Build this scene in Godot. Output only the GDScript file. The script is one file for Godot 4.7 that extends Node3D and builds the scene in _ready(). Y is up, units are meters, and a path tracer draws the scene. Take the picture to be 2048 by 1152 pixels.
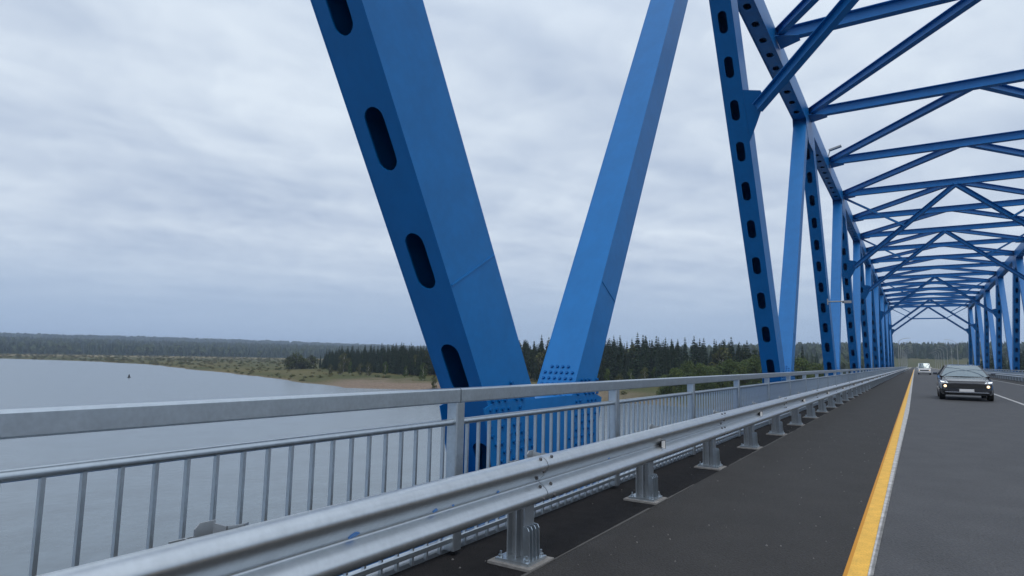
extends Node3D
# Blue steel truss bridge over a wide river under an overcast sky. Road top is y = 0, the bridge runs along -z.

const WATER := -11.04      # water level below the road
const ROAD_C := 3.6        # road centre line
const TX := [-4.87, 12.07] # inner faces of the two trusses
const TW := 0.735          # truss width across
const EYE := 1.46

var M := {}
var rng := RandomNumberGenerator.new()
var taken := {}

# ---------------------------------------------------------------- mesh builder
class MB:
	var v := PackedVector3Array()
	var n := PackedVector3Array()
	var c := PackedColorArray()
	var col := Color(1, 1, 1)
	func tri(a: Vector3, b: Vector3, d: Vector3, hint := Vector3.ZERO):
		var nn := (d - a).cross(b - a)
		if nn.length_squared() < 1e-14:
			return
		nn = nn.normalized()
		if hint != Vector3.ZERO and nn.dot(hint) < 0.0:
			v.append(a); v.append(d); v.append(b)
			nn = -nn
		else:
			v.append(a); v.append(b); v.append(d)
		for i in 3:
			n.append(nn); c.append(col)
	func quad(a: Vector3, b: Vector3, d: Vector3, e: Vector3, hint := Vector3.ZERO):
		tri(a, b, d, hint); tri(a, d, e, hint)
	func tri_n(a: Vector3, b: Vector3, d: Vector3, na: Vector3, nb: Vector3, nd: Vector3):
		var nn := (d - a).cross(b - a)
		if nn.length_squared() < 1e-16:
			return
		if nn.dot(na + nb + nd) < 0.0:
			v.append(a); v.append(d); v.append(b); n.append(na); n.append(nd); n.append(nb)
		else:
			v.append(a); v.append(b); v.append(d); n.append(na); n.append(nb); n.append(nd)
		for i in 3:
			c.append(col)
	# hexahedron from two loops of equal length; faces oriented away from the centre
	func loft(l0: Array, l1: Array, caps := true):
		var ctr := Vector3.ZERO
		for p in l0: ctr += p
		for p in l1: ctr += p
		ctr /= float(l0.size() + l1.size())
		var k := l0.size()
		for i in k:
			var j := (i + 1) % k
			var m: Vector3 = (l0[i] + l0[j] + l1[i] + l1[j]) / 4.0
			quad(l0[i], l0[j], l1[j], l1[i], m - ctr)
		if caps:
			for i in range(1, k - 1):
				tri(l0[0], l0[i], l0[i + 1], l0[0] - l1[0])
				tri(l1[0], l1[i], l1[i + 1], l1[0] - l0[0])
	func box(lo: Vector3, hi: Vector3):
		loft([Vector3(lo.x, lo.y, lo.z), Vector3(hi.x, lo.y, lo.z), Vector3(hi.x, hi.y, lo.z), Vector3(lo.x, hi.y, lo.z)],
			[Vector3(lo.x, lo.y, hi.z), Vector3(hi.x, lo.y, hi.z), Vector3(hi.x, hi.y, hi.z), Vector3(lo.x, hi.y, hi.z)])
	# box with chamfered long edges along z
	func cbox_z(x0: float, x1: float, y0: float, y1: float, z0: float, z1: float, b: float):
		var pr := [Vector2(x0 + b, y0), Vector2(x1 - b, y0), Vector2(x1, y0 + b), Vector2(x1, y1 - b), Vector2(x1 - b, y1), Vector2(x0 + b, y1), Vector2(x0, y1 - b), Vector2(x0, y0 + b)]
		var a := []
		var d := []
		for q in pr:
			a.append(Vector3(q.x, q.y, z0)); d.append(Vector3(q.x, q.y, z1))
		loft(a, d)
	func obox(t: Transform3D, s: Vector3):
		var h := s / 2.0
		var a := []
		var b := []
		for q in [Vector2(-1, -1), Vector2(1, -1), Vector2(1, 1), Vector2(-1, 1)]:
			a.append(t * Vector3(q.x * h.x, q.y * h.y, -h.z)); b.append(t * Vector3(q.x * h.x, q.y * h.y, h.z))
		loft(a, b)
	func tube(p0: Vector3, p1: Vector3, r0: float, r1: float, seg := 8, caps := true):
		var ax := (p1 - p0).normalized()
		var s := ax.cross(Vector3.UP if absf(ax.y) < 0.9 else Vector3.RIGHT).normalized()
		var t := s.cross(ax).normalized()
		for i in seg:
			var a0 := TAU * i / seg
			var a1 := TAU * (i + 1) / seg
			var d0 := s * cos(a0) + t * sin(a0)
			var d1 := s * cos(a1) + t * sin(a1)
			tri_n(p0 + d0 * r0, p0 + d1 * r0, p1 + d1 * r1, d0, d1, d1)
			tri_n(p0 + d0 * r0, p1 + d1 * r1, p1 + d0 * r1, d0, d1, d0)
			if caps:
				tri(p0, p0 + d0 * r0, p0 + d1 * r0, -ax)
				tri(p1, p1 + d0 * r1, p1 + d1 * r1, ax)
	# I-beam between two points; up is the web direction
	func ibeam(p0: Vector3, p1: Vector3, hgt: float, wid: float, t: float, up := Vector3.UP):
		var ax := (p1 - p0).normalized()
		var s := ax.cross(up).normalized()
		var u := s.cross(ax).normalized()
		var m := (p0 + p1) / 2.0
		var ln := p0.distance_to(p1)
		var b := Basis(s, u, ax)
		obox(Transform3D(b, m + u * (hgt / 2 - t / 2)), Vector3(wid, t, ln))
		obox(Transform3D(b, m - u * (hgt / 2 - t / 2)), Vector3(wid, t, ln))
		obox(Transform3D(b, m), Vector3(t, hgt - 2 * t, ln))
	func beam(p0: Vector3, p1: Vector3, hgt: float, wid: float, up := Vector3.UP):
		var ax := (p1 - p0).normalized()
		var s := ax.cross(up).normalized()
		var u := s.cross(ax).normalized()
		obox(Transform3D(Basis(s, u, ax), (p0 + p1) / 2.0), Vector3(wid, hgt, p0.distance_to(p1)))
	# plate in the local xy plane (x across, y along), from y0 to y1, thickness t in -z, with stadium holes
	func holed(t: Transform3D, w: float, y0: float, y1: float, th: float, holes: Array, hw: float, hl: float, pitch: float):
		var ys := y0
		var cells := []
		for h in holes:
			if h - pitch / 2 > ys + 0.001:
				cells.append([ys, h - pitch / 2, null])
			cells.append([maxf(ys, h - pitch / 2), minf(y1, h + pitch / 2), h])
			ys = h + pitch / 2
		if ys < y1:
			cells.append([ys, y1, null])
		var nz := t.basis.z
		for cell in cells:
			var a: float = cell[0]
			var b: float = cell[1]
			if cell[2] == null:
				for z in [0.0, -th]:
					quad(t * Vector3(-w / 2, a, z), t * Vector3(w / 2, a, z), t * Vector3(w / 2, b, z), t * Vector3(-w / 2, b, z), nz if z == 0.0 else -nz)
				continue
			var hc: float = cell[2]
			var ang := []
			for i in 40:
				ang.append(TAU * i / 40.0)
			for q in [Vector2(w / 2, b - hc), Vector2(-w / 2, b - hc), Vector2(-w / 2, a - hc), Vector2(w / 2, a - hc)]:
				ang.append(fposmod(q.angle(), TAU))
			ang.sort()
			var inn := []
			var outp := []
			for g in ang:
				var d := Vector2(cos(g), sin(g))
				# stadium: straight part half length hl, cap radius hw
				var r := 1e9
				if absf(d.x) > 1e-6:
					var rr := hw / absf(d.x)
					if absf(rr * d.y) <= hl:
						r = rr
				if r > 1e8:
					var cy := hl * signf(d.y)
					var bb := d.y * cy
					r = bb + sqrt(maxf(bb * bb - cy * cy + hw * hw, 0.0))
				inn.append(Vector2(0, hc) + d * r)
				var ro := 1e9
				if absf(d.x) > 1e-6: ro = minf(ro, w / 2 / absf(d.x))
				if d.y > 1e-6: ro = minf(ro, (b - hc) / d.y)
				if d.y < -1e-6: ro = minf(ro, (a - hc) / d.y)
				outp.append(Vector2(0, hc) + d * ro)
			var k := ang.size()
			for i in k:
				var j := (i + 1) % k
				for z in [0.0, -th]:
					quad(t * Vector3(inn[i].x, inn[i].y, z), t * Vector3(outp[i].x, outp[i].y, z), t * Vector3(outp[j].x, outp[j].y, z), t * Vector3(inn[j].x, inn[j].y, z), nz if z == 0.0 else -nz)
				var mid: Vector2 = Vector2(0, hc) - (inn[i] + inn[j]) / 2.0
				quad(t * Vector3(inn[i].x, inn[i].y, 0), t * Vector3(inn[j].x, inn[j].y, 0), t * Vector3(inn[j].x, inn[j].y, -th), t * Vector3(inn[i].x, inn[i].y, -th), t.basis * Vector3(mid.x, mid.y, 0))
	# flat polygon (convex) extruded by d
	func prism(pts: Array, d: Vector3):
		var b := []
		for p in pts: b.append(p + d)
		loft(pts, b)
	func mesh(m: Material = null) -> ArrayMesh:
		var arr := []
		arr.resize(Mesh.ARRAY_MAX)
		arr[Mesh.ARRAY_VERTEX] = v
		arr[Mesh.ARRAY_NORMAL] = n
		arr[Mesh.ARRAY_COLOR] = c
		var am := ArrayMesh.new()
		am.add_surface_from_arrays(Mesh.PRIMITIVE_TRIANGLES, arr)
		if m: am.surface_set_material(0, m)
		return am

# ---------------------------------------------------------------- naming helpers
func numbered(called: String) -> String:
	if not taken.has(called):
		taken[called] = 0
		return called
	taken[called] += 1
	return "%s_%03d" % [called, taken[called]]

func tag(o, label := "", category := "", group := "", kind := ""):
	if label: o.set_meta("label", label)
	if category: o.set_meta("category", category)
	if group: o.set_meta("group", group)
	if kind: o.set_meta("kind", kind)
	return o

func thing(called: String, label: String, category: String, at := Vector3.ZERO, turn := 0.0, group := "") -> Node3D:
	var o := Node3D.new()
	o.name = numbered(called)
	add_child(o)
	o.position = at
	o.rotation.y = turn
	tag(o, label, category, group)
	return o

func put(called: String, mesh: Mesh, mat: Material, parent: Node = null, at := Vector3.ZERO) -> MeshInstance3D:
	var o := MeshInstance3D.new()
	o.mesh = mesh
	if mat: o.material_override = mat
	o.name = numbered(called) if parent == null else called
	if parent == null: add_child(o)
	else: parent.add_child(o, true)
	o.position = at
	return o

func structure(called: String, mesh: Mesh, mat: Material, at := Vector3.ZERO) -> MeshInstance3D:
	var o := put(called, mesh, mat, null, at)
	o.set_meta("kind", "structure")
	return o

func copies(called: String, mesh: Mesh, mat: Material, xs: Array, parent: Node = null, cols: Array = []) -> MultiMeshInstance3D:
	var mm := MultiMesh.new()
	mm.transform_format = MultiMesh.TRANSFORM_3D
	mm.use_colors = cols.size() > 0
	mm.mesh = mesh
	mm.instance_count = xs.size()
	for i in xs.size():
		mm.set_instance_transform(i, xs[i])
		if cols.size() > 0: mm.set_instance_color(i, cols[i])
	var o := MultiMeshInstance3D.new()
	o.multimesh = mm
	if mat: o.material_override = mat
	o.name = numbered(called) if parent == null else called
	if parent == null: add_child(o)
	else: parent.add_child(o, true)
	o.set_meta("kind", "stuff")
	return o

# ---------------------------------------------------------------- materials
func lin(r: float, g: float, b: float) -> Color:
	return Color(r, g, b).linear_to_srgb()

func noise(seed_: int, freq: float, oct := 4, kind := FastNoiseLite.TYPE_SIMPLEX_SMOOTH) -> FastNoiseLite:
	var f := FastNoiseLite.new()
	f.seed = seed_
	f.noise_type = kind
	f.frequency = freq
	f.fractal_octaves = oct
	return f

func noise_img(seed_: int, freq: float, oct: int, size: int) -> Image:
	return noise(seed_, freq, oct).get_seamless_image(size, size, false, false, 0.1, true)

# grey multiplier texture from a fine and a coarse noise; values are sRGB
func grain(seed_: int, size: int, f_fine: float, f_coarse: float, lo: float, hi: float, coarse_share: float, tint := Color(1, 1, 1)) -> ImageTexture:
	var a := noise_img(seed_, f_fine, 3, size)
	var b := noise_img(seed_ + 7, f_coarse, 4, size)
	var im := Image.create(size, size, false, Image.FORMAT_RGB8)
	for y in size:
		for x in size:
			var t := a.get_pixel(x, y).r * (1.0 - coarse_share) + b.get_pixel(x, y).r * coarse_share
			t = clampf((t - 0.5) * 1.5 + 0.5, 0, 1)
			var g := lerpf(lo, hi, t)
			im.set_pixel(x, y, Color(g * tint.r, g * tint.g, g * tint.b))
	im.generate_mipmaps()
	return ImageTexture.create_from_image(im)

func bump(seed_: int, size: int, freq: float, oct: int, strength: float) -> ImageTexture:
	var im := noise_img(seed_, freq, oct, size)
	im.convert(Image.FORMAT_RGBA8)
	im.bump_map_to_normal_map(strength)
	im.generate_mipmaps()
	return ImageTexture.create_from_image(im)

func mat(col: Color, rough := 0.7, metal := 0.0, spec := 0.5) -> StandardMaterial3D:
	var m := StandardMaterial3D.new()
	m.albedo_color = col
	m.roughness = rough
	m.metallic = metal
	m.metallic_specular = spec
	return m

func tri_tex(m: StandardMaterial3D, tex: Texture2D, scale: float, world := true, nrm: Texture2D = null, ns := 1.0):
	m.uv1_triplanar = true
	m.uv1_world_triplanar = world
	m.uv1_scale = Vector3(scale, scale, scale)
	if tex: m.albedo_texture = tex
	if nrm:
		m.normal_enabled = true
		m.normal_texture = nrm
		m.normal_scale = ns
	return m

func leafy(rough := 0.85) -> StandardMaterial3D:
	var m := mat(Color(1, 1, 1), rough, 0.0, 0.25)
	m.vertex_color_use_as_albedo = true
	m.cull_mode = BaseMaterial3D.CULL_DISABLED
	return m

func make_materials():
	var steel_grain := grain(11, 512, 0.05, 0.012, 0.92, 1.0, 0.5)
	var paint_grain := grain(21, 512, 0.03, 0.008, 0.93, 1.0, 0.6)
	var asphalt := grain(31, 1024, 0.22, 0.008, 0.74, 1.0, 0.32)
	var rough_asphalt := grain(41, 1024, 0.25, 0.02, 0.6, 1.0, 0.3)
	var asphalt_n := bump(51, 1024, 0.3, 2, 5.0)
	M.blue = tri_tex(mat(lin(0.003, 0.152, 0.44), 0.42, 0.0, 0.42), paint_grain, 0.35, true)
	M.bolt = mat(lin(0.004, 0.10, 0.31), 0.5, 0.0, 0.3)
	M.galv = tri_tex(mat(lin(0.56, 0.62, 0.67), 0.30, 0.88, 0.5), steel_grain, 1.1, true)
	M.beam = tri_tex(mat(lin(0.66, 0.70, 0.73), 0.36, 0.94, 0.5), steel_grain, 0.9, true)
	M.bolt_dark = mat(lin(0.10, 0.10, 0.105), 0.6, 0.4)
	M.galv_dark = tri_tex(mat(lin(0.40, 0.43, 0.46), 0.45, 0.7, 0.5), steel_grain, 1.4, true)
	M.strip = tri_tex(mat(lin(0.025, 0.024, 0.026), 0.9, 0.0, 0.3), rough_asphalt, 0.3, true, asphalt_n, 0.8)
	M.shoulder = tri_tex(mat(lin(0.040, 0.038, 0.037), 0.72, 0.0, 0.4), asphalt, 0.16, true, asphalt_n, 0.5)
	M.lane = tri_tex(mat(lin(0.074, 0.075, 0.080), 0.62, 0.0, 0.45), asphalt, 0.14, true, asphalt_n, 0.45)
	M.yellow = tri_tex(mat(lin(0.88, 0.50, 0.075), 0.7), grain(61, 512, 0.2, 0.02, 0.8, 1.0, 0.4), 0.5)
	M.orange = mat(lin(0.50, 0.22, 0.015), 0.75)
	M.white_line = tri_tex(mat(lin(0.62, 0.62, 0.62), 0.7), grain(62, 512, 0.15, 0.02, 0.66, 1.0, 0.5), 0.5)
	M.concrete = tri_tex(mat(lin(0.30, 0.29, 0.28), 0.9), grain(63, 512, 0.08, 0.01, 0.75, 1.0, 0.5), 0.3)
	M.seam = mat(lin(0.072, 0.070, 0.068), 0.9)
	M.water = tri_tex(mat(lin(0.112, 0.148, 0.178), 0.22, 0.0, 0.5), grain(72, 1024, 0.03, 0.006, 0.86, 1.0, 0.6), 0.028, true, bump(71, 1024, 0.02, 5, 2.2), 0.24)
	M.land = tri_tex(mat(Color(1, 1, 1), 0.95, 0.0, 0.2), grain(81, 1024, 0.12, 0.02, 0.62, 1.0, 0.5), 0.03, true)
	M.land.vertex_color_use_as_albedo = true
	M.leaf = leafy()
	M.bark = mat(lin(0.07, 0.055, 0.045), 0.95)
	M.birch = mat(lin(0.45, 0.44, 0.40), 0.9)
	M.black = mat(lin(0.012, 0.012, 0.013), 0.55)
	M.tyre = mat(lin(0.014, 0.014, 0.014), 0.85)
	M.reflect_white = mat(lin(0.75, 0.75, 0.75), 0.3)
	M.paint_mark = mat(lin(0.12, 0.33, 0.75), 0.5)
	M.lamp_grey = mat(lin(0.30, 0.31, 0.32), 0.5, 0.4)

# ---------------------------------------------------------------- sky
func make_sky() -> Sky:
	var w := 2048
	var h := 1024
	var im := Image.create(w, h, false, Image.FORMAT_RGBF)
	var broad := noise(3, 0.55, 3)
	var mid := noise(4, 1.7, 5)
	var fine := noise(5, 5.5, 4)
	var streak := noise(6, 2.2, 4)
	var low := Color(0.385, 0.505, 0.685)
	var dark := Color(0.440, 0.535, 0.695)
	var light := Color(0.705, 0.795, 0.905)
	for y in range(0, h / 2 + 1):
		var el := PI * (0.5 - (y + 0.5) / h)
		var se := maxf(sin(el), 0.0)
		var ce := cos(el)
		var rise := smoothstep(0.0, 0.62, se)
		var clear := smoothstep(0.015, 0.20, se)
		var k := 1.0 / (se + 0.10)
		var zen := 1.0 + 0.34 * smoothstep(0.40, 1.0, se)   # an overcast sky brightens towards the zenith
		for x in w:
			var ph := TAU * x / w
			var px := sin(ph) * ce * k
			var pz := cos(ph) * ce * k
			var b := broad.get_noise_2d(px, pz)
			var m := mid.get_noise_2d(px + b * 0.5, pz)
			var f := fine.get_noise_2d(px, pz + m * 0.2)
			var s := streak.get_noise_2d(px * 0.9 - pz * 0.55, (px * 0.52 + pz * 0.85) * 0.30)
			var t := 0.46 + 0.34 * b + 0.36 * m + 0.17 * f + 0.34 * s + 0.36 * rise
			t = clampf(t, 0.0, 1.12)
			var c := low.lerp(dark.lerp(light, t), clear) * zen
			im.set_pixel(x, y, c)
	for y in range(h / 2 + 1, h):
		for x in range(0, w):
			im.set_pixel(x, y, low)
	var sm := PanoramaSkyMaterial.new()
	sm.panorama = ImageTexture.create_from_image(im)
	var sky := Sky.new()
	sky.sky_material = sm
	return sky

# ---------------------------------------------------------------- terrain
var shore_pts := [Vector2(-9000, -900), Vector2(-2000, -330), Vector2(-960, -308), Vector2(-862, -325), Vector2(-771, -334), Vector2(-613, -314), Vector2(-475, -266), Vector2(-325, -218), Vector2(-257, -194), Vector2(-214, -181), Vector2(-183, -168), Vector2(-153, -183), Vector2(-113, -178), Vector2(-84, -172), Vector2(0, -174), Vector2(120, -172), Vector2(500, -190), Vector2(1500, -300), Vector2(9000, -900)]
var sn: FastNoiseLite
var gn: FastNoiseLite

func shore_z(x: float) -> float:
	for i in shore_pts.size() - 1:
		if x <= shore_pts[i + 1].x:
			var t: float = (x - shore_pts[i].x) / (shore_pts[i + 1].x - shore_pts[i].x)
			return lerpf(shore_pts[i].y, shore_pts[i + 1].y, t) + 5.0 * sn.get_noise_1d(x * 0.6) + 2.0 * sn.get_noise_1d(x * 3.0)
	return -900.0

func ground(x: float, z: float) -> float:
	var t := shore_z(x) - z
	var h := WATER
	if t < 0.0:
		h += maxf(t * 0.12, -4.0)
	else:
		h += 1.5 * smoothstep(0.0, 14.0, t) + 1.2 * smoothstep(10.0, 70.0, t) + 0.8 * smoothstep(70.0, 400.0, t)
		h += 0.35 * gn.get_noise_2d(x * 2.0, z * 2.0) * smoothstep(2.0, 30.0, t)
	var r := Vector2(x, z).length()
	var left := smoothstep(-150.0, -900.0, x)
	h += left * (27.0 * smoothstep(1450.0, 2600.0, r) + (31.0 + 10.0 * gn.get_noise_2d(x * 0.05, z * 0.05) + 12.0 * smoothstep(-2200.0, -3600.0, x)) * smoothstep(2700.0, 4100.0, r))
	var mid := 1.0 - left
	h += mid * (22.0 * smoothstep(640.0, 1150.0, -z) + 22.0 * smoothstep(1000.0, 1700.0, -z) + 3.0 * gn.get_noise_2d(x * 0.2, z * 0.2) * smoothstep(600.0, 900.0, -z))
	# road embankment beyond the bridge
	if z < -203.0 and z > -760.0:
		var e := -0.30 - maxf(absf(x - ROAD_C) - 8.2, 0.0) / 1.7
		e -= maxf(-205.0 - z, 0.0) * 0.0
		h = maxf(h, e)
	return h

func make_land():
	var xs := []
	var x := -6000.0
	while x < 2500.0:
		xs.append(x)
		var step := 90.0
		if x >= -3600.0: step = 45.0
		if x >= -1800.0: step = 22.0
		if x >= -620.0: step = 7.0
		if x >= -26.0: step = 2.2
		if x >= 34.0: step = 9.0
		if x >= 300.0: step = 60.0
		x += step
	var ts := [-30.0, -12.0, -5.0, -2.0, 0.0, 2.0, 5.0, 9.0, 14.0, 19.0, 25.0, 27.0, 29.0, 34.0, 42.0, 52.0, 64.0, 78.0, 95.0, 115.0, 140.0, 170.0, 205.0, 245.0, 290.0, 345.0, 410.0, 480.0, 560.0, 640.0, 730.0, 830.0, 940.0, 1060.0, 1200.0, 1360.0, 1540.0, 1750.0, 2000.0, 2300.0, 2650.0, 3050.0, 3500.0, 4200.0, 5200.0]
	var cn := noise(91, 0.012, 4)
	var cn2 := noise(92, 0.05, 3)
	var grass := Color(0.150, 0.138, 0.062)
	var green := Color(0.092, 0.108, 0.046)
	var straw := Color(0.24, 0.20, 0.10)
	var sand := Color(0.275, 0.215, 0.165)
	var wood := Color(0.030, 0.042, 0.024)
	var v := PackedVector3Array()
	var c := PackedColorArray()
	var idx := PackedInt32Array()
	for i in xs.size():
		for t in ts:
			var px: float = xs[i]
			var pz: float = shore_z(px) - t
			v.append(Vector3(px, ground(px, pz), pz))
			var a := cn.get_noise_2d(px, pz)
			var b := cn2.get_noise_2d(px, pz)
			var col := grass.lerp(green, clampf(0.45 + a * 1.3 + b * 0.5, 0, 1))
			col = col.lerp(straw, clampf((b * 0.9 - a * 0.7) - 0.28, 0, 0.7))
			var r_ := Vector2(px, pz).length()
			# pale stubble field far up river, and the sandy landing near the bridge
			if px < -620.0 and px > -1500.0 and r_ > 1130.0 and r_ < 1420.0:
				col = straw.lerp(Color(0.34, 0.29, 0.17), 0.6)
			var sandy := smoothstep(-232.0, -196.0, px) * (1.0 - smoothstep(-96.0, -60.0, px)) * (1.0 - smoothstep(20.0, 44.0, t + 26.0 * b))
			if px > -90.0 and px < -30.0: sandy = maxf(sandy, 0.6 * smoothstep(0.0, 0.3, b) * (1.0 - smoothstep(20.0, 40.0, t)))
			if t < 4.0: sandy = maxf(sandy, 0.45)
			col = col.lerp(sand, sandy)
			var r := Vector2(px, pz).length()
			if r > 1500.0: col = col.lerp(wood, smoothstep(1500.0, 1600.0, r))
			if pz < -1010.0 and px > -400.0: col = wood
			c.append(col)
	var nt := ts.size()
	for i in xs.size() - 1:
		for j in nt - 1:
			var k := i * nt + j
			idx.append_array([k, k + 1, k + nt, k + 1, k + nt + 1, k + nt])
	var st := SurfaceTool.new()
	st.begin(Mesh.PRIMITIVE_TRIANGLES)
	st.set_smooth_group(0)
	for k in v.size():
		st.set_color(c[k]); st.add_vertex(v[k])
	for k in idx: st.add_index(k)
	st.generate_normals()
	var am := st.commit()
	structure("terrain", am, M.land)

# ---------------------------------------------------------------- vegetation
func conifer_mesh(seed_: int, hgt: float, rad: float, base: float, levels: int, per: int, dark: Color) -> Array:
	rng.seed = seed_
	var tr := MB.new()
	tr.tube(Vector3(0, -0.6, 0), Vector3(0, hgt * 0.55, 0), hgt * 0.012, hgt * 0.008, 6)
	tr.tube(Vector3(0, hgt * 0.55, 0), Vector3(0, hgt * 0.97, 0), hgt * 0.008, 0.03, 6)
	var cr := MB.new()
	for l in levels:
		var t := (l + rng.randf() * 0.6) / levels
		var y := lerpf(base, hgt * 0.985, t)
		var rr := rad * pow(1.0 - t, 0.75) + 0.12
		if t < 0.12: rr *= 0.7 + 2.0 * t
		for k in per:
			var a := TAU * (k + rng.randf() * 0.8) / per + l * 1.3
			var ln := rr * rng.randf_range(0.55, 1.2)
			var d := Vector3(cos(a), 0, sin(a))
			var s := Vector3(-d.z, 0, d.x)
			var w := 0.22 * ln + 0.16
			var droop := rng.randf_range(0.18, 0.5)
			var root := Vector3(0, y, 0)
			var mid := d * ln * 0.55 + Vector3(0, y - droop * ln * 0.35, 0)
			var tip := d * ln + Vector3(0, y - droop * ln, 0)
			var g := rng.randf_range(0.6, 1.45)
			cr.col = Color(dark.r * g * rng.randf_range(0.9, 1.15), dark.g * g, dark.b * g)
			cr.tri(root, mid - s * w, mid + s * w, Vector3.UP)
			cr.tri(mid - s * w, tip, mid + s * w, Vector3.UP)
			var hang := Vector3(0, -0.32 * ln - 0.15, 0)
			cr.tri(root + hang * 0.3, mid + hang - s * w * 0.5, tip, s)
			cr.tri(root + hang * 0.3, mid + hang + s * w * 0.5, tip, -s)
	return [tr.mesh(), cr.mesh()]

func pine_mesh(seed_: int, hgt: float, dark: Color) -> Array:
	rng.seed = seed_
	var tr := MB.new()
	tr.tube(Vector3(0, -0.6, 0), Vector3(0.15, hgt * 0.6, 0), 0.2, 0.13, 6)
	tr.tube(Vector3(0.15, hgt * 0.6, 0), Vector3(0, hgt * 0.95, 0), 0.13, 0.04, 6)
	var cr := MB.new()
	for k in 22:
		var t := rng.randf()
		var y := lerpf(hgt * 0.42, hgt * 0.96, t)
		var rr := 2.3 * sqrt(maxf(1.0 - t, 0.06)) * rng.randf_range(0.5, 1.0)
		var a := rng.randf() * TAU
		var ctr := Vector3(cos(a) * rr, y, sin(a) * rr)
		tr.tube(Vector3(0.1, y - 0.5, 0), ctr, 0.06, 0.02, 4, false)
		clump(cr, ctr, Vector3(1.2, 0.7, 1.2) * rng.randf_range(0.7, 1.15), 34, 0.42, dark)
	return [tr.mesh(), cr.mesh()]

func clump(cr: MB, ctr: Vector3, size: Vector3, count: int, leaf: float, colr: Color):
	for i in count:
		var d := Vector3(rng.randfn(), rng.randfn(), rng.randfn()).normalized() * pow(rng.randf(), 0.45)
		var p := ctr + d * size
		var a := Vector3(rng.randfn(), rng.randfn(), rng.randfn()).normalized()
		var b := a.cross(Vector3(rng.randfn(), rng.randfn(), rng.randfn())).normalized()
		var g := rng.randf_range(0.6, 1.4)
		cr.col = Color(colr.r * g * rng.randf_range(0.85, 1.2), colr.g * g, colr.b * g)
		var q := leaf * rng.randf_range(0.6, 1.2)
		cr.quad(p - a * q, p - b * q * 0.6, p + a * q, p + b * q * 0.6, d + Vector3(0, 0.3, 0))

func broad_mesh(seed_: int, hgt: float, wid: float, base: float, lobes: int, leaf: float, colr: Color, stems := 1, per := 46) -> Array:
	rng.seed = seed_
	var tr := MB.new()
	var cr := MB.new()
	for s in stems:
		var sx := 0.0 if stems == 1 else rng.randf_range(-0.5, 0.5) * wid * 0.4
		var top := Vector3(sx * 1.6, hgt * 0.75, rng.randf_range(-0.4, 0.4))
		tr.tube(Vector3(sx * 0.4, -0.5, 0), top, 0.012 * hgt + 0.04, 0.03, 6)
	for k in lobes:
		var t := (k + rng.randf()) / lobes
		var y := lerpf(base, hgt * 0.93, t)
		var env := wid * 0.5 * sqrt(maxf(1.0 - pow(2.0 * (t - 0.42), 2.0) * 0.85, 0.05))
		var a := rng.randf() * TAU
		var rr := env * rng.randf_range(0.25, 0.85)
		var ctr := Vector3(cos(a) * rr, y, sin(a) * rr)
		tr.tube(Vector3(0, y * 0.72, 0), ctr, 0.05, 0.015, 4, false)
		var sz := wid * rng.randf_range(0.15, 0.26)
		var g := rng.randf_range(0.8, 1.25)
		clump(cr, ctr, Vector3(sz, sz * 0.8, sz), per, leaf, Color(colr.r * g, colr.g * g, colr.b * g))
	return [tr.mesh(), cr.mesh()]

func far_tree_mesh(seed_: int, colr: Color, conical: bool) -> ArrayMesh:
	rng.seed = seed_
	var b := MB.new()
	var rings := 5
	var last := []
	for r in rings + 1:
		var t := float(r) / rings
		var ring := []
		for k in 7:
			var a := TAU * (k + rng.randf() * 0.5) / 7.0
			var rr := (1.0 - t) if conical else sqrt(maxf(1.0 - pow(2.0 * t - 0.8, 2.0) / 1.5, 0.0))
			rr *= rng.randf_range(0.62, 1.25)
			ring.append(Vector3(cos(a) * rr, t + rng.randf_range(-0.05, 0.05), sin(a) * rr))
		if r > 0:
			for k in 7:
				var j := (k + 1) % 7
				var g := rng.randf_range(0.65, 1.35)
				b.col = Color(colr.r * g, colr.g * g, colr.b * g)
				b.tri(last[k], last[j], ring[j], last[k] + Vector3(0, 0.1 - t, 0))
				b.tri(last[k], ring[j], ring[k], last[k] + Vector3(0, 0.1 - t, 0))
		last = ring
	return b.mesh()

func tree(called: String, label: String, cat: String, parts: Array, bark: Material, at: Vector3, s: float, sy: float, turn: float, grp: String):
	var o := thing(called, label, cat, at, turn, grp)
	o.scale = Vector3(s, sy, s)
	put("trunk", parts[0], bark, o)
	put("crown", parts[1], M.leaf, o)

func ray_ground(u: float, v: float, drop: float) -> Vector3:
	# a point of the land drop metres below the eye, along a measured bearing (survey of the far bank)
	var cb := Basis(Vector3(0.84017, 0.01908, -0.54198), Vector3(0.04511, 0.99346, 0.10490), Vector3(0.54044, -0.11258, 0.83382))
	var r := cb * Vector3(u - 1024.0, 576.0 - v, -1240.0)
	return r * (drop / -r.y)

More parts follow.
